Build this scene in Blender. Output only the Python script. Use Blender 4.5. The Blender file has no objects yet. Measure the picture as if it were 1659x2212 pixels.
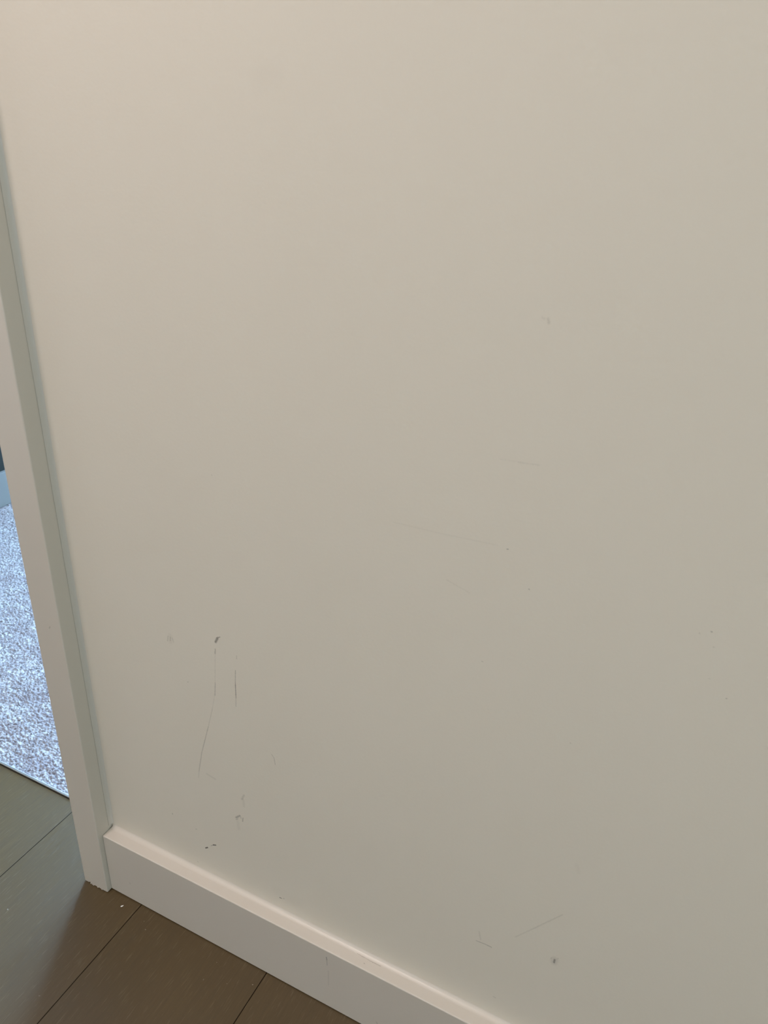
import bpy, bmesh, math, random
import numpy as np
from mathutils import Vector
D = bpy.data; S = bpy.context.scene; COL = S.collection

# ---------------------------------------------------------------- camera
F_PX = 1629.67
cd = D.cameras.new('camera'); cam = D.objects.new('camera', cd); COL.objects.link(cam)
cam.location = (0.691902, -0.566544, 1.05)
cam.rotation_euler = (1.11787, -0.038755, 0.456374)
cd.sensor_fit = 'VERTICAL'; cd.sensor_height = 36.0; cd.lens = F_PX / 2212 * 36.0
cd.clip_start = 0.02
cd.dof.use_dof = True; cd.dof.focus_distance = 1.22; cd.dof.aperture_fstop = 11
S.camera = cam

# ---------------------------------------------------------------- sky, lamps, exposure
world = D.worlds.new('world'); S.world = world; world.use_nodes = True
bgn = world.node_tree.nodes['Background']
bgn.inputs['Color'].default_value = (0.55, 0.75, 1.0, 1); bgn.inputs['Strength'].default_value = 1.0

def area(name, loc, direction, sx, sy, power, color, disc=False, spread=None):
    l = D.lights.new(name, 'AREA'); l.energy = power; l.color = color
    l.shape = 'DISK' if disc else 'RECTANGLE'; l.size = sx
    if not disc: l.size_y = sy
    if spread: l.spread = math.radians(spread)
    o = D.objects.new(name, l); COL.objects.link(o); o.location = loc
    o.rotation_euler = Vector(direction).to_track_quat('-Z', 'Y').to_euler()
    return o
# warm ceiling downlight in the room, daylight through the far window, plus two added fills
area('ceiling_lamp', (-0.10, -0.53, 2.43), (0, 0, -1), 0.22, 0.22, 27, (1.0, 0.838, 0.80), disc=True)
area('side_fill', (3.12, -0.85, 1.4), (-1, 0, 0), 1.0, 1.0, 13, (0.52, 0.95, 1.0))  # unseen source added to cool the side face of the casing
area('daylight_far_window', (-1.40, 3.45, 1.10), (1, 0, 0), 2.5, 2.0, 1750, (0.37, 0.64, 1.0))
area('back_fill', (1.5, -3.32, 1.5), (0, 1, 0), 1.6, 1.3, 29.5, (1.0, 0.962, 0.89))  # frontal fill for wall and baseboard, added behind the camera

vs = S.view_settings
vs.view_transform = 'Standard'; vs.look = 'None'; vs.gamma = 1.0; vs.use_curve_mapping = False
vs.exposure = -0.22

# ---------------------------------------------------------------- measures (metres; wall face is y = 0, casing edge x = 0)
CW, CT = 0.0468, 0.0297          # casing width, thickness
BH, BT = 0.1153, 0.0214          # baseboard height, thickness
WT = 0.115                       # wall thickness
XL = -1.27                       # left wall
YC = 0.0815                      # edge of the carpet
WALL_MARKS = [
    (0.14845, 0.51092, 0.14695, 0.50366, 0.00064, 0.220),
    (0.15196, 0.51080, 0.15135, 0.50520, 0.00064, 0.280),
    (0.15472, 0.51042, 0.15624, 0.50490, 0.00058, 0.220),
    (0.15211, 0.51219, 0.15120, 0.50380, 0.00350, 0.050),
    (0.22313, 0.53394, 0.21970, 0.52724, 0.00143, 0.550),
    (0.22115, 0.53370, 0.22657, 0.53655, 0.00055, 0.600),
    (0.21863, 0.51708, 0.21780, 0.51020, 0.00078, 0.320),
    (0.21780, 0.51020, 0.21461, 0.46650, 0.00039, 0.130),
    (0.21482, 0.46658, 0.21306, 0.44709, 0.00069, 0.280),
    (0.21249, 0.44687, 0.20776, 0.42504, 0.00041, 0.120),
    (0.20776, 0.42504, 0.19891, 0.39208, 0.00048, 0.160),
    (0.19891, 0.39208, 0.18492, 0.34407, 0.00061, 0.270),
    (0.18492, 0.34407, 0.17752, 0.30897, 0.00064, 0.260),
    (0.17752, 0.30897, 0.17565, 0.29593, 0.00059, 0.120),
    (0.24904, 0.51828, 0.24849, 0.51417, 0.00060, 0.200),
    (0.24587, 0.49674, 0.24467, 0.47817, 0.00056, 0.330),
    (0.24467, 0.47817, 0.24426, 0.45611, 0.00057, 0.550),
    (0.24426, 0.45611, 0.24355, 0.44259, 0.00052, 0.250),
    (0.29257, 0.38940, 0.29576, 0.38574, 0.00047, 0.280),
    (0.29576, 0.38574, 0.29710, 0.37532, 0.00047, 0.280),
    (0.19023, 0.30939, 0.20333, 0.30685, 0.00162, 0.090),
    (0.24780, 0.30064, 0.24374, 0.29136, 0.00128, 0.160),
    (0.24530, 0.29376, 0.24595, 0.29247, 0.00064, 0.300),
    (0.24656, 0.29036, 0.24678, 0.28072, 0.00167, 0.070),
    (0.23296, 0.25372, 0.23918, 0.26032, 0.00132, 0.380),
    (0.23276, 0.25027, 0.23584, 0.25272, 0.00080, 0.250),
    (0.23989, 0.25986, 0.24116, 0.25636, 0.00079, 0.200),
    (0.24420, 0.25879, 0.24314, 0.25238, 0.00079, 0.350),
    (0.23555, 0.24753, 0.23634, 0.23526, 0.00266, 0.050),
    (0.12253, 0.20382, 0.12276, 0.20216, 0.00079, 0.350),
    (0.16223, 0.19456, 0.16389, 0.19545, 0.00085, 0.180),
    (0.17206, 0.45140, 0.17353, 0.45197, 0.00072, 0.180),
    (0.17689, 0.16586, 0.18030, 0.16886, 0.00093, 0.800),
    (0.18674, 0.17571, 0.19095, 0.17958, 0.00057, 0.450),
    (0.19095, 0.17958, 0.19500, 0.18156, 0.00099, 0.850),
    (0.29764, 0.13902, 0.30021, 0.13924, 0.00084, 0.650),
    (0.30354, 0.14085, 0.30428, 0.14131, 0.00063, 0.350),
    (0.15975, 0.12910, 0.16053, 0.12861, 0.00089, 0.150),
    (0.56727, 0.23311, 0.57837, 0.23413, 0.00061, 0.300),
    (0.57837, 0.23413, 0.58507, 0.23383, 0.00080, 0.300),
    (0.56892, 0.25043, 0.57185, 0.23785, 0.00091, 0.100),
    (0.60946, 0.26801, 0.62586, 0.29214, 0.00071, 0.100),
    (0.62586, 0.29214, 0.65303, 0.33300, 0.00070, 0.130),
    (0.65501, 0.26083, 0.65468, 0.25585, 0.00119, 0.550),
    (0.65514, 0.26171, 0.65445, 0.25569, 0.00358, 0.120),
    (0.65084, 0.25947, 0.65157, 0.26156, 0.00078, 0.200),
    (0.65700, 0.26302, 0.65819, 0.26542, 0.00071, 0.150),
    (0.59670, 0.15132, 0.59899, 0.15129, 0.00092, 0.160),
    (0.43699, 0.73796, 0.48304, 0.73862, 0.00060, 0.045),
    (0.48304, 0.73862, 0.53719, 0.74117, 0.00058, 0.045),
    (0.53052, 0.82028, 0.55014, 0.82160, 0.00047, 0.050),
    (0.54551, 0.82102, 0.56362, 0.82208, 0.00050, 0.090),
    (0.54576, 0.73964, 0.54699, 0.73976, 0.00041, 0.420),
    (0.56932, 0.70679, 0.57024, 0.70612, 0.00041, 0.380),
    (0.49345, 0.69289, 0.50279, 0.69027, 0.00056, 0.070),
    (0.50279, 0.69027, 0.51671, 0.68614, 0.00056, 0.060),
    (0.55499, 0.93841, 0.55614, 0.93514, 0.00095, 0.130),
    (0.55034, 0.93886, 0.55221, 0.93807, 0.00080, 0.080),
    (0.70991, 0.70841, 0.71012, 0.70826, 0.00053, 0.220),
    (0.71803, 0.71285, 0.71837, 0.71288, 0.00049, 0.550),
    (0.72246, 0.69955, 0.72278, 0.69966, 0.00049, 0.200),
    (0.74218, 0.65505, 0.74244, 0.65515, 0.00047, 0.650),
    (0.72548, 0.66910, 0.72656, 0.66904, 0.00042, 0.140),
    (0.53533, 0.61639, 0.53627, 0.61620, 0.00045, 0.280),
    (0.62817, 0.55709, 0.62841, 0.55691, 0.00046, 0.250),
    (0.23010, 0.73906, 0.23036, 0.73860, 0.00068, 0.120),
    (0.30293, 1.09214, 0.31594, 1.09439, 0.00929, 0.018),
    (0.65643, 0.41039, 0.65973, 0.40092, 0.00210, 0.030),
    (0.29463, 0.14996, 0.32353, 0.14511, 0.00975, 0.020),
]
BASE_MARKS = [
    (0.38205, 0.10209, 0.38278, 0.09697, 0.00084, 0.500),
    (0.38278, 0.09697, 0.38319, 0.08687, 0.00070, 0.300),
    (0.38501, 0.07578, 0.38557, 0.04710, 0.00099, 0.100),
    (0.04163, 0.03835, 0.04230, 0.03672, 0.00105, 0.150),
    (0.45755, 0.02325, 0.45897, 0.02138, 0.00095, 0.250),
]
CASING_MARKS = [
    (-0.02075, 0.48269, -0.01853, 0.48556, 0.00078, 0.280),
]
FLOOR_SPECKS = [
    (0.09225, -0.04932, 0.09258, -0.04939, 0.00065, 0.193),
    (0.27798, -0.04370, 0.27826, -0.04356, 0.00061, 0.248),
    (-0.11061, -0.11904, -0.10968, -0.11941, 0.00077, 0.220),
    (0.08132, -0.04012, 0.08156, -0.03999, 0.00057, 0.110),
    (0.21496, -0.04110, 0.21519, -0.04098, 0.00054, 0.121),
    (0.21376, -0.06850, 0.21401, -0.06983, 0.00054, 0.110),
    (0.24594, -0.05897, 0.24616, -0.05885, 0.00054, 0.110),
    (0.03240, -0.18862, 0.03349, -0.18806, 0.00064, 0.083),
]
BASETOP_MARKS = [
    (0.41914, -0.00635, 0.43835, -0.00734, 0.00041, 0.300),
    (0.43835, -0.00734, 0.45280, -0.00726, 0.00041, 0.400),
    (0.43229, -0.01357, 0.43295, -0.01357, 0.00062, 0.400),
]

# ---------------------------------------------------------------- node helpers
def mat(name):
    m = D.materials.new(name); m.use_nodes = True
    nt = m.node_tree; b = nt.nodes['Principled BSDF']
    return m, nt, b
def nd(nt, t, **kw):
    n = nt.nodes.new(t)
    for k, v in kw.items(): setattr(n, k, v)
    return n
def math_(nt, op, a, b=None, c=None, clamp=False):
    n = nd(nt, 'ShaderNodeMath', operation=op, use_clamp=clamp)
    for i, v in enumerate((a, b, c)):
        if v is None: continue
        if isinstance(v, (int, float)): n.inputs[i].default_value = v
        else: nt.links.new(v, n.inputs[i])
    return n.outputs[0]
def vmath(nt, op, a, b=None, scale=None):
    n = nd(nt, 'ShaderNodeVectorMath', operation=op)
    for i, v in enumerate((a, b)):
        if v is None: continue
        if isinstance(v, tuple): n.inputs[i].default_value = v
        else: nt.links.new(v, n.inputs[i])
    if scale is not None: nt.links.new(scale, n.inputs['Scale'])
    return n.outputs['Value'] if op in ('DOT_PRODUCT', 'LENGTH', 'DISTANCE') else n.outputs[0]
def noise(nt, vec, scale, detail=2, rough=.5):
    n = nd(nt, 'ShaderNodeTexNoise'); n.inputs['Scale'].default_value = scale
    n.inputs['Detail'].default_value = detail; n.inputs['Roughness'].default_value = rough
    nt.links.new(vec, n.inputs['Vector']); return n.outputs['Fac']
def remap(nt, v, a, b, c, d, smooth=False):
    n = nd(nt, 'ShaderNodeMapRange'); n.interpolation_type = 'SMOOTHSTEP' if smooth else 'LINEAR'
    nt.links.new(v, n.inputs['Value'])
    for i, x in enumerate((a, b, c, d)): n.inputs[i + 1].default_value = x
    return n.outputs['Result']
def position(nt): return nd(nt, 'ShaderNodeNewGeometry').outputs['Position']
def mapping(nt, vec, scale, rotz=0, loc=(0, 0, 0)):
    n = nd(nt, 'ShaderNodeMapping'); n.inputs['Scale'].default_value = scale
    n.inputs['Rotation'].default_value = (0, 0, rotz); n.inputs['Location'].default_value = loc
    nt.links.new(vec, n.inputs['Vector']); return n.outputs['Vector']
def mark_mask(nt, P, marks, plane, rag=True):
    """Scuffs and specks with shapes of their own: each one a soft stroke from a to b on the surface."""
    if plane == 'xz': flat = (1, 0, 1); v3 = lambda a, b: (a, 0.0, b)
    else: flat = (1, 1, 0); v3 = lambda a, b: (a, b, 0.0)
    Q = vmath(nt, 'MULTIPLY', P, flat)
    if rag:                                          # ragged edges
        nz = nd(nt, 'ShaderNodeTexNoise'); nz.inputs['Scale'].default_value = 700; nz.inputs['Detail'].default_value = 1
        nt.links.new(P, nz.inputs['Vector'])
        off = vmath(nt, 'SUBTRACT', nz.outputs['Color'], (.5, .5, .5))
        off = vmath(nt, 'MULTIPLY', off, tuple(.0016 * f for f in flat))
        Q = vmath(nt, 'ADD', Q, off)
    keep = None
    for ax, az, bx, bz, r, s in marks:
        a, b = Vector(v3(ax, az)), Vector(v3(bx, bz)); d = b - a; L2 = max(d.length_squared, 1e-12)
        if keep is None: pa = vmath(nt, 'SUBTRACT', Q, tuple(a))
        else:                                        # one mark after the other: keeps the shader's working memory small
            n = nd(nt, 'ShaderNodeVectorMath', operation='MULTIPLY_ADD'); nt.links.new(keep, n.inputs[0])
            n.inputs[1].default_value = (1e-9,) * 3; nt.links.new(Q, n.inputs[2])
            pa = vmath(nt, 'SUBTRACT', n.outputs[0], tuple(a))
        h = math_(nt, 'MULTIPLY', vmath(nt, 'DOT_PRODUCT', pa, tuple(d / L2)), 1.0, clamp=True)
        n = nd(nt, 'ShaderNodeVectorMath', operation='SCALE'); n.inputs[0].default_value = tuple(d); nt.links.new(h, n.inputs['Scale'])
        dist = vmath(nt, 'DISTANCE', pa, n.outputs[0])
        k = remap(nt, dist, r * .35, r * 1.55, 1 - min(.92, s * 1.15), 1.0, True)
        keep = k if keep is None else math_(nt, 'MINIMUM', keep, k)
    grain = noise(nt, P, 900, 1)
    g = remap(nt, grain, .30, .5, .72, 1.0)
    inv = math_(nt, 'MULTIPLY', math_(nt, 'SUBTRACT', 1.0, keep), g)
    return math_(nt, 'MINIMUM', inv, 1.0)
def mixc(nt, fac, a, b):
    n = nd(nt, 'ShaderNodeMix', data_type='RGBA')
    if isinstance(fac, float): n.inputs[0].default_value = fac
    else: nt.links.new(fac, n.inputs[0])
    for i, v in ((6, a), (7, b)):
        if isinstance(v, tuple): n.inputs[i].default_value = v + (1,)
        else: nt.links.new(v, n.inputs[i])
    return n.outputs[2]
def bump(nt, b, h, strength, dist):
    n = nd(nt, 'ShaderNodeBump'); n.inputs['Strength'].default_value = strength; n.inputs['Distance'].default_value = dist
    nt.links.new(h, n.inputs['Height']); nt.links.new(n.outputs[0], b.inputs['Normal'])

# ---------------------------------------------------------------- materials
def paint(name, color, rough, marks=None, plane='xz', tex=.18, spec=.5, dark=(.035, .03, .026), marks2=None):
    m, nt, b = mat(name); P = position(nt)
    fine = noise(nt, P, 260, 3); big = noise(nt, P, 5, 2)
    c0 = tuple(x * .985 for x in color); c1 = tuple(min(1, x * 1.015) for x in color)
    c = mixc(nt, big, c0, c1)
    if marks: c = mixc(nt, mark_mask(nt, P, marks, plane), c, dark)
    nt.links.new(c, b.inputs['Base Color'])
    b.inputs['Roughness'].default_value = rough; b.inputs['Specular IOR Level'].default_value = spec
    bump(nt, b, fine, tex, .0006)
    return m
WALL_C = (.70, .643, .556)
M_wall_plain = paint('plain_wall_paint', WALL_C, .75, tex=.25, spec=.25)
M_base = paint('baseboard_paint', (.61, .556, .492), .38, BASE_MARKS, tex=.08)
M_basetop = paint('baseboard_top_paint', (.61, .556, .492), .38, BASETOP_MARKS, 'xy', tex=.08, dark=(.12, .10, .08))
M_trim = paint('casing_paint', (.61, .556, .492), .38, CASING_MARKS, tex=.08)
M_caulk = paint('caulk', (.60, .56, .51), .5, tex=.1)
M_ceil = paint('ceiling_paint', (.80, .79, .76), .9, spec=.2)
M_dark = paint('dark_paint', (.016, .020, .020), .6, spec=.2)
m, nt, b = mat('metal'); M_metal = m
b.inputs['Base Color'].default_value = (.75, .76, .78, 1); b.inputs['Metallic'].default_value = 1; b.inputs['Roughness'].default_value = .35
m, nt, b = mat('crumb_white'); M_crumb = m
b.inputs['Base Color'].default_value = (.92, .88, .82, 1); b.inputs['Roughness'].default_value = .4; b.inputs['Subsurface Weight'].default_value = .1
m, nt, b = mat('window_frame_paint'); M_frame = m
b.inputs['Base Color'].default_value = (.75, .76, .76, 1); b.inputs['Roughness'].default_value = .4

m, nt, b = mat('grey_baseboard_paint'); M_greyboard = m
b.inputs['Base Color'].default_value = (.16, .165, .165, 1); b.inputs['Roughness'].default_value = .5

def carpet_mat():
    m, nt, b = mat('carpet_loops'); P = position(nt)
    n1 = noise(nt, P, 160, 3, .6); n2 = noise(nt, mapping(nt, P, (14, 30, 1)), 1, 2)
    c = mixc(nt, remap(nt, n1, .35, .65, 0, 1), (.12, .11, .125), (.50, .50, .52))
    c = mixc(nt, remap(nt, n2, .38, .62, 0, .6), c, (.19, .165, .18))
    nt.links.new(c, b.inputs['Base Color']); b.inputs['Roughness'].default_value = .85
    b.inputs['Sheen Weight'].default_value = .3
    b.inputs['Specular IOR Level'].default_value = .2
    return m
M_carpet = carpet_mat()
M_carpet_far = carpet_mat(); M_carpet_far.name = 'carpet_loops_far'
_nt = M_carpet_far.node_tree; _b = _nt.nodes['Principled BSDF']
_v = nd(_nt, 'ShaderNodeTexVoronoi'); _v.inputs['Scale'].default_value = 190; _nt.links.new(position(_nt), _v.inputs['Vector'])
bump(_nt, _b, math_(_nt, 'SUBTRACT', 1.0, _v.outputs['Distance']), 1.0, .006)

def plank_mat():
    m, nt, b = mat('wood_planks'); P = position(nt)
    W, X0 = .2263, -.16682
    sep = nd(nt, 'ShaderNodeSeparateXYZ'); nt.links.new(P, sep.inputs[0]); x, y = sep.outputs[0], sep.outputs[1]
    u = math_(nt, 'DIVIDE', math_(nt, 'SUBTRACT', x, X0), W)
    idx = math_(nt, 'FLOOR', u); fr = math_(nt, 'SUBTRACT', u, idx)
    edge = math_(nt, 'MULTIPLY', math_(nt, 'MINIMUM', fr, math_(nt, 'SUBTRACT', 1.0, fr)), W)
    # end joints, staggered, 1.9 m planks (none falls inside the view)
    sh = math_(nt, 'MULTIPLY', math_(nt, 'FRACT', math_(nt, 'MULTIPLY', idx, .37)), .9)
    v = math_(nt, 'DIVIDE', math_(nt, 'ADD', math_(nt, 'ADD', y, 1.45), sh), 1.9)
    vi = math_(nt, 'FLOOR', v); fv = math_(nt, 'SUBTRACT', v, vi)
    e2 = math_(nt, 'MULTIPLY', math_(nt, 'MINIMUM', fv, math_(nt, 'SUBTRACT', 1.0, fv)), 1.9)
    e = math_(nt, 'MINIMUM', edge, e2)
    pid = math_(nt, 'ADD', math_(nt, 'MULTIPLY', idx, 3.17), math_(nt, 'MULTIPLY', vi, 7.7))
    wn = nd(nt, 'ShaderNodeTexWhiteNoise', noise_dimensions='1D'); nt.links.new(pid, wn.inputs['W'])
    # shift the grain per plank
    comb = nd(nt, 'ShaderNodeCombineXYZ'); nt.links.new(math_(nt, 'MULTIPLY', wn.outputs[0], 5.0), comb.inputs[0]); nt.links.new(math_(nt, 'MULTIPLY', wn.outputs[0], 9.0), comb.inputs[1])
    Q = vmath(nt, 'ADD', P, comb.outputs[0])
    wob = noise(nt, mapping(nt, Q, (5, 1.6, 1)), 1, 2)
    grain = noise(nt, mapping(nt, Q, (260, 14, 1), .06), 1, 3, .65)
    pores = noise(nt, mapping(nt, Q, (480, 42, 1), .06), 1, 2, .5)
    c = mixc(nt, remap(nt, wob, .3, .7, 0, 1), (.073, .045, .014), (.090, .056, .019))
    c = mixc(nt, remap(nt, grain, .3, .7, 0, .5), c, (.055, .035, .011))
    streak = remap(nt, pores, .58, .74, 0, .26, True)
    c = mixc(nt, streak, c, (.20, .155, .09))
    tone = remap(nt, wn.outputs[0], 0, 1, .93, 1.07)
    hsv = nd(nt, 'ShaderNodeHueSaturation'); nt.links.new(tone, hsv.inputs['Value']); nt.links.new(c, hsv.inputs['Color']); c = hsv.outputs[0]
    seam = remap(nt, e, .0003, .0009, 1, 0, True)
    c = mixc(nt, seam, c, (.008, .006, .004))
    c = mixc(nt, mark_mask(nt, P, FLOOR_SPECKS, 'xy', False), c, (.85, .8, .7))
    nt.links.new(c, b.inputs['Base Color'])
    nt.links.new(math_(nt, 'MAXIMUM', remap(nt, grain, .3, .7, .40, .52), seam), b.inputs['Roughness'])
    nt.links.new(remap(nt, seam, 0, 1, .55, 0), b.inputs['Specular IOR Level'])
    h = math_(nt, 'SUBTRACT', math_(nt, 'MULTIPLY', grain, .25), math_(nt, 'ADD', seam, math_(nt, 'MULTIPLY', streak, .3)))
    bump(nt, b, h, .35, .0006)
    return m
M_plank = plank_mat()

# ---------------------------------------------------------------- mesh helpers
def link(name, bm, materials, parent=None, smooth=False, **props):
    me = D.meshes.new(name); bm.normal_update(); bm.to_mesh(me); bm.free()
    for mm in (materials if isinstance(materials, (list, tuple)) else [materials]): me.materials.append(mm)
    if smooth:
        for p in me.polygons: p.use_smooth = True
    o = D.objects.new(name, me); COL.objects.link(o); o.parent = parent
    for k, v in props.items(): o[k] = v
    return o
def box(bm, x0, x1, y0, y1, z0, z1):
    vs_ = [bm.verts.new((x, y, z)) for z in (z0, z1) for y in (y0, y1) for x in (x0, x1)]
    for f in ((0, 2, 3, 1), (4, 5, 7, 6), (0, 1, 5, 4), (2, 6, 7, 3), (0, 4, 6, 2), (1, 3, 7, 5)):
        bm.faces.new([vs_[i] for i in f])
    return vs_
def bevel(bm, w, seg=3, edges=None):
    bmesh.ops.bevel(bm, geom=edges or bm.edges[:], offset=w, segments=seg, affect='EDGES', profile=.5, clamp_overlap=True)
def sweep(bm, prof, a, b, axis):
    """closed 2-D profile swept from a to b along an axis; prof gives the two other coordinates"""
    def P(t, q): return {'x': (t, q[0], q[1]), 'z': (q[0], q[1], t)}[axis]
    A = [bm.verts.new(P(a, q)) for q in prof]; B = [bm.verts.new(P(b, q)) for q in prof]
    n = len(prof)
    for i in range(n): bm.faces.new((A[i], A[(i + 1) % n], B[(i + 1) % n], B[i]))
    bm.faces.new(A); bm.faces.new(B[::-1])
    bmesh.ops.recalc_face_normals(bm, faces=bm.faces[:])
def rounded(pts, r, which, seg=5):
    out = []; n = len(pts)
    for i, p in enumerate(pts):
        if i not in which: out.append(p); continue
        p = Vector(p); a = (Vector(pts[i - 1]) - p).normalized(); c = (Vector(pts[(i + 1) % n]) - p).normalized()
        s, e = p + a * r, p + c * r; o = p + (a + c) * r
        for k in range(seg + 1):
            t = k / seg * math.pi / 2; v = (s - o) * math.cos(t) + (e - o) * math.sin(t)   # right angles only
            out.append(tuple(o + v))
    return out

# ---------------------------------------------------------------- the rooms
XR, YB, YF, H = 3.0, -3.2, 5.0, 2.45
OX1 = -CW + .004; OX0 = OX1 - .86; OH = 2.04      # doorway

# wall with the doorway
bm = bmesh.new()
box(bm, XL, OX0, 0, WT, 0, H); box(bm, OX0, OX1, 0, WT, OH, H)
gx = [OX1] + [i * .09 for i in range(0, 13)] + [XR]; gz = [0.0] + [.115 + i * .09 for i in range(0, 15)] + [H]
vv = {(i, j): bm.verts.new((x, 0, z)) for i, x in enumerate(gx) for j, z in enumerate(gz)}
mats = [M_wall_plain]; cells = {}
for i in range(len(gx) - 1):
    for j in range(len(gz) - 1):
        fc = bm.faces.new((vv[i, j], vv[i + 1, j], vv[i + 1, j + 1], vv[i, j + 1]))
        near = tuple(m_ for m_ in WALL_MARKS if min(m_[0], m_[2]) - 2 * m_[4] - .002 < gx[i + 1] and max(m_[0], m_[2]) + 2 * m_[4] + .002 > gx[i]
                     and min(m_[1], m_[3]) - 2 * m_[4] - .002 < gz[j + 1] and max(m_[1], m_[3]) + 2 * m_[4] + .002 > gz[j])
        if near:                                     # the scuffs of this patch of wall
            if near not in cells:
                cells[near] = len(mats); mats.append(paint('wall_paint', WALL_C, .75, near, tex=.25, spec=.25))
            fc.material_index = cells[near]
box(bm, OX1, XR, .0005, WT, 0, H)
link('wall_front', bm, mats, kind='structure')
# the far room's left wall: dark, with a long window further in
FY0, FY1, FZ0, FZ1 = 2.2, 4.7, .10, 2.1
bm = bmesh.new()
box(bm, XL - .1, XL, 0, FY0, 0, H); box(bm, XL - .1, XL, FY1, YF, 0, H)
box(bm, XL - .1, XL, FY0, FY1, 0, FZ0); box(bm, XL - .1, XL, FY0, FY1, FZ1, H)
link('wall_left', bm, M_dark, kind='structure')
bm = bmesh.new(); box(bm, XL - .1, XL, YB, 0.0, 0, H); link('wall_hall_left', bm, M_wall_plain, kind='structure')
WY0, WY1, WZ0, WZ1 = -1.40, -.30, .85, 1.95  # opening in the right wall, added for the side fill
bm = bmesh.new()
box(bm, XR, XR + .1, YB, WY0, 0, H); box(bm, XR, XR + .1, WY1, YF, 0, H)
box(bm, XR, XR + .1, WY0, WY1, 0, WZ0); box(bm, XR, XR + .1, WY0, WY1, WZ1, H)
link('wall_right', bm, M_wall_plain, kind='structure')
# back wall, with an opening added for the frontal fill
BX0, BX1, BZ0, BZ1 = .7, 2.3, .85, 2.15
bm = bmesh.new()
box(bm, XL - .1, BX0, YB - .1, YB, 0, H); box(bm, BX1, XR + .1, YB - .1, YB, 0, H)
box(bm, BX0, BX1, YB - .1, YB, 0, BZ0); box(bm, BX0, BX1, YB - .1, YB, BZ1, H)
link('wall_back', bm, M_wall_plain, kind='structure')
bm = bmesh.new(); box(bm, XL - .1, XR + .1, YF, YF + .1, 0, H); link('wall_far', bm, M_wall_plain, kind='structure')
bm = bmesh.new(); box(bm, XL - .1, XR + .1, YB - .1, YF + .1, H, H + .1); link('ceiling', bm, M_ceil, kind='structure')
def window(name, x0, x1, y0, y1, z0, z1, t=.045):
    bm = bmesh.new()
    if x1 - x0 > y1 - y0:
        box(bm, x0, x0 + t, y0, y1, z0, z1); box(bm, x1 - t, x1, y0, y1, z0, z1)
        box(bm, x0, x1, y0, y1, z0, z0 + t); box(bm, x0, x1, y0, y1, z1 - t, z1)
    else:
        box(bm, x0, x1, y0, y0 + t, z0, z1); box(bm, x0, x1, y1 - t, y1, z0, z1)
        box(bm, x0, x1, y0, y1, z0, z0 + t); box(bm, x0, x1, y0, y1, z1 - t, z1)
    link(name, bm, M_frame, kind='structure')
window('window_1', XL - .08, XL - .03, FY0, FY1, FZ0, FZ1)
window('back_fill_window', BX0, BX1, YB - .08, YB - .03, BZ0, BZ1)  # unseen window, added to carry the frontal fill

window('side_fill_window', XR + .03, XR + .08, WY0, WY1, WZ0, WZ1)  # unseen window, added to carry the cool side fill

# wooden floor
bm = bmesh.new(); box(bm, XL - .1, XR + .1, YB - .1, YC - .0056, -.06, 0)
link('floor', bm, M_plank, kind='structure')
bm = bmesh.new(); box(bm, XL - .1, XR + .1, YC - .0056, YF + .1, -.06, -.012)
link('floor_subfloor', bm, M_wall_plain, kind='structure')

# baseboard, slightly raised off the floor so that a dark gap runs under it
bm = bmesh.new()
prof = [(-BT, .0022), (-BT, BH), (0, BH), (0, .004), (-BT + .004, .0022)]
prof = rounded(prof, .0015, {1}, 4)
sweep(bm, prof, .0006, XR, 'x')
bb = link('baseboard_front', bm, [M_base, M_basetop], kind='structure')
for p in bb.data.polygons:
    if p.normal.z > .5: p.material_index = 1
# bead of caulk where the baseboard top meets the wall
bm = bmesh.new(); n = 8; R0, R1 = .0090, .0050
prof = [(-R0 + R0 * math.sin(t * math.pi / 2 / n), BH + R1 - R1 * math.cos(t * math.pi / 2 / n)) for t in range(n + 1)]
prof = [(a, z - .0001) for a, z in prof] + [(.001, BH + R1), (.001, BH - .001), (-R0, BH - .001)]
sweep(bm, prof, .0016, XR, 'x'); link('baseboard_caulk', bm, M_basetop, parent=bb, smooth=False)

# door casing: the upright beside the wall, with chipped paint at its foot
rnd = random.Random(4)
def casing_upright(name, x0, x1, z1, chipped=False):     # a narrow crack runs down the wall side of the near one
    bm = bmesh.new()
    pr = [(x0, 0), (x0, -CT), (x1, -CT)] + ([(x1, -.0082), (x1 - .0005, -.0080), (x1 - .0005, 0)] if chipped else [(x1, 0)])
    pr = rounded(pr, .0016, {1, 2}, 5)
    # fine steps across the front, so that the foot can be ragged
    fine = []
    for i, q in enumerate(pr):
        fine.append(q)
        nx = pr[(i + 1) % len(pr)]
        if abs(q[1] + CT) < 1e-5 and abs(nx[1] + CT) < 1e-5 and abs(nx[0] - q[0]) > .02:
            for k in range(1, 40): fine.append((q[0] + (nx[0] - q[0]) * k / 40, -CT))
    sweep(bm, fine, .0016, z1, 'z')
    if chipped:
        for v in bm.verts:
            if v.co.z < .01 and abs(v.co.y + CT) < 1e-4:
                t = (v.co.x - x0) / (x1 - x0)
                v.co.z += max(0, rnd.gauss(.0004, .0009)) + (.0018 if .18 < t < .30 else 0)
    return link(name, bm, M_trim, kind='structure')
t1 = casing_upright('trim_1', -CW, 0, OH + CW, True)
# caulk bead in the corner between casing and wall, with a fine crack along it
bm = bmesh.new()
n = 6; pr = [(-.0006, -.0073)]
pr += [(.0030 - .0030 * math.cos(t * math.pi / 2 / n) + .0002, -.0072 + .0072 * math.sin(t * math.pi / 2 / n)) for t in range(n + 1)]
pr += [(.0030, .001), (-.0006, .001)]
sweep(bm, pr, BH + .0068, OH, 'z'); link('casing_caulk', bm, M_caulk, parent=t1)
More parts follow.
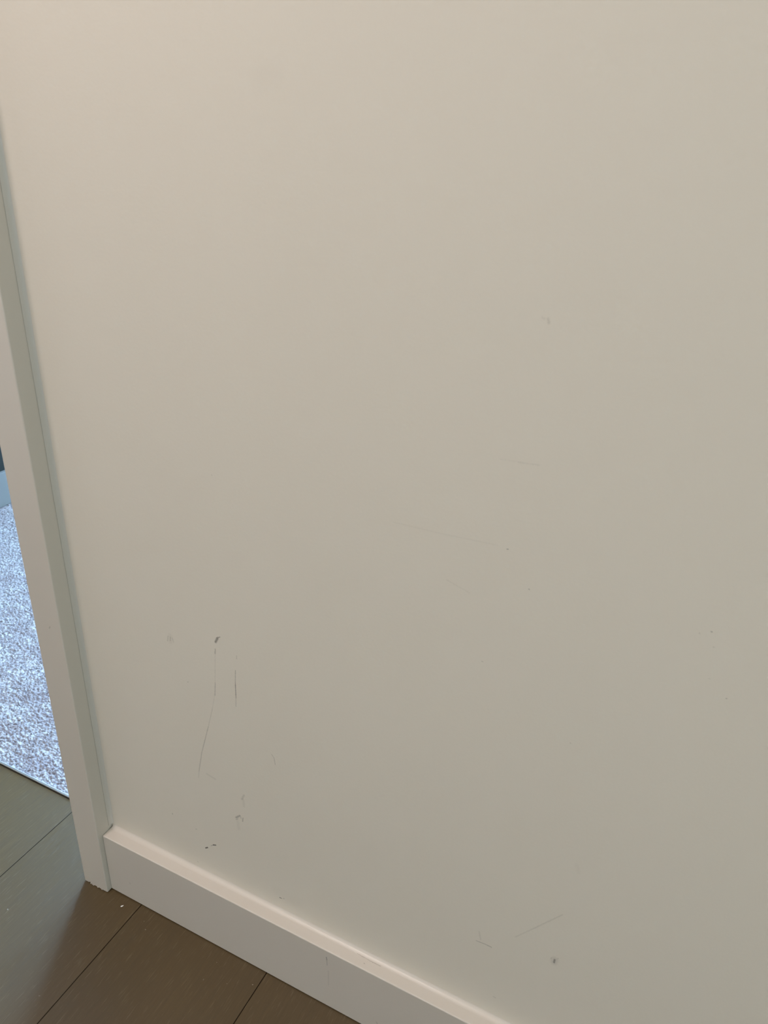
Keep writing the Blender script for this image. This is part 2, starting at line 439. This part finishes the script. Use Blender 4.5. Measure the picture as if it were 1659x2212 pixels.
# flakes of loose paint at the foot
bm = bmesh.new()
for x, z, s in ((-.0345, .0012, .0016), (-.0318, .0008, .0046), (-.0205, .0012, .0020), (-.0120, .0012, .0013)):
    vv = box(bm, x, x + s, -CT - .0005, -CT + .0008, z * .5, z + .0008)
    for v in vv: v.co += Vector((rnd.uniform(-.0005, .0005), rnd.uniform(-.0003, .0003), rnd.uniform(-.0002, .0005)))
link('paint_flakes', bm, M_trim, parent=t1)
casing_upright('trim_2', OX0 - CW + .004, OX0 + .004, OH + CW)
bm = bmesh.new(); box(bm, OX0 + .004, -CW, -CT, 0, OH - .004, OH + CW); bevel(bm, .0015, 2)
link('trim_3', bm, M_trim, kind='structure')
# baseboards in the other room and hall
bm = bmesh.new(); box(bm, XL, XL + .02, YB, -.001, .002, BH); bevel(bm, .0012, 2); link('baseboard_hall_left', bm, M_base, kind='structure')
bm = bmesh.new(); box(bm, XL + .021, OX0 - CW + .003, -BT, 0, .002, BH); bevel(bm, .0012, 2); link('baseboard_front_left', bm, M_base, kind='structure')
bm = bmesh.new(); box(bm, XL, XL + .014, WT + .001, YF, 0, .106); bevel(bm, .0012, 2); link('baseboard_left', bm, M_greyboard, kind='structure')
bm = bmesh.new(); box(bm, OX1 + .06, XR, WT, WT + .014, 0, .106); bevel(bm, .0012, 2); link('baseboard_far_side', bm, M_frame, kind='structure')

# ---------------------------------------------------------------- carpet: looped pile, real loops near the doorway
def carpet():
    x0, x1, y0, y1, y2 = XL + .001, OX1 + .30, YC, 1.9, YF
    st = .00125
    xs = np.arange(x0, OX1 - .0, st); ys = [y0]
    while ys[-1] < y1: ys.append(ys[-1] + (.0011 + .0014 * (ys[-1] - y0)))
    ys = np.array(ys); X, Y = np.meshgrid(xs, ys)
    rg = np.random.default_rng(7)
    # cells: jittered loops in wavy rows running along x
    cw, ch = .0054, .0044
    wav = .0022 * np.sin(X * 61 + 3 * np.sin(Y * 23)) + .0012 * np.sin(X * 190 + Y * 130)
    U, V = X / cw, (Y + wav) / ch
    nx, ny = int(np.ceil((x1 - x0) / cw)) + 40, int(np.ceil((y1 - y0) / ch)) + 40
    jx, jy = rg.uniform(-.34, .34, (ny, nx)), rg.uniform(-.30, .30, (ny, nx))
    rad = rg.uniform(.46, .68, (ny, nx)); top = rg.uniform(.25, 1.0, (ny, nx))
    iu, iv = np.floor(U).astype(int), np.floor(V).astype(int); bu, bv = iu.min() - 2, iv.min() - 2
    Z = np.zeros_like(X)
    for du in (-1, 0, 1):
        for dv in (-1, 0, 1):
            cu, cv = iu + du, iv + dv; a, c = (cu - bu) % nx, (cv - bv) % ny
            dx = (U - (cu + .5 + jx[c, a] + .5 * (cv % 2))); dy = (V - (cv + .5 + jy[c, a]))
            r2 = (dx * dx + dy * dy * .9) / rad[c, a] ** 2
            Z = np.maximum(Z, top[c, a] * np.sqrt(np.clip(1 - r2, 0, 1)))
    Z = -.0040 + .0064 * Z + .0007 * np.sin(X * 37 + Y * 20) * np.sin(Y * 45)
    Z[:, 0] = Z[:, -1] = -.003; Z[0, :] = -.002
    co = np.stack([X, Y, Z], -1).reshape(-1, 3); h, w = X.shape
    i = np.arange((h - 1) * w).reshape(h - 1, w)[:, :-1].ravel()
    quads = np.stack([i, i + 1, i + 1 + w, i + w], -1)
    # the rest of the room: plain sheet at loop height
    nb = len(co)
    ex = np.array([(x0, ys[-1], 0.0), (XR, ys[-1], 0.0), (XR, y2, 0.0), (x0, y2, 0.0),
                   (OX1 - .001, WT, 0.0), (XR, WT, 0.0)])
    co = np.vstack([co, ex])
    quads = np.vstack([quads, [[nb, nb + 1, nb + 2, nb + 3], [nb + 4, nb + 5, nb + 1, nb + 1]]])[:-1]
    me = D.meshes.new('carpet')
    fs = [tuple(q) for q in quads[-1:].tolist()]
    me.vertices.add(len(co)); me.vertices.foreach_set('co', co.ravel())
    extra = [[nb + 4, nb + 5, nb + 1]]
    me.loops.add(len(quads) * 4 + 3)
    me.loops.foreach_set('vertex_index', np.concatenate([quads.ravel(), np.array(extra).ravel()]).astype(np.int32))
    me.polygons.add(len(quads) + 1)
    me.polygons.foreach_set('loop_start', np.append(np.arange(len(quads)) * 4, len(quads) * 4).astype(np.int32))
    me.polygons.foreach_set('use_smooth', np.ones(len(quads) + 1, dtype=bool))
    me.update(calc_edges=True); me.validate()
    me.materials.append(M_carpet); me.materials.append(M_carpet_far)
    for p in list(me.polygons)[-2:]: p.material_index = 1
    o = D.objects.new('carpet', me); COL.objects.link(o)
    o['label'] = 'pale blue grey looped carpet in the bright room beyond the doorway'; o['category'] = 'carpet'; o['kind'] = 'stuff'
carpet()

# thin metal strip between carpet and planks
bm = bmesh.new()
prof = [(YC - .0040, -.004), (YC - .0040, .0022), (YC - .0034, .0030), (YC - .0008, .0034), (YC, .0028), (YC, -.004)]
sweep(bm, prof, OX0, OX1, 'x')
link('threshold_strip', bm, M_metal, label='thin silver metal strip along the edge where carpet meets dark wood planks', category='trim strip')

# grain-sized white crumb on the floor
bm = bmesh.new()
bmesh.ops.create_icosphere(bm, subdivisions=3, radius=1)
for v in bm.verts:
    x, y, z = v.co; k = 1 - .25 * x
    v.co = Vector((x * .0026, y * .00105 * k + .0003 * x * x, z * .0007 * k)) * (1 + .08 * math.sin(9 * x + 5 * y))
cr = link('crumb', bm, M_crumb, smooth=True, label='tiny white grain shaped crumb on the dark plank near the casing foot', category='crumb')
cr.scale = (.88, .9, .9); cr.location = (.0358, -.0367, .00075); cr.rotation_euler = (0, 0, math.radians(57))
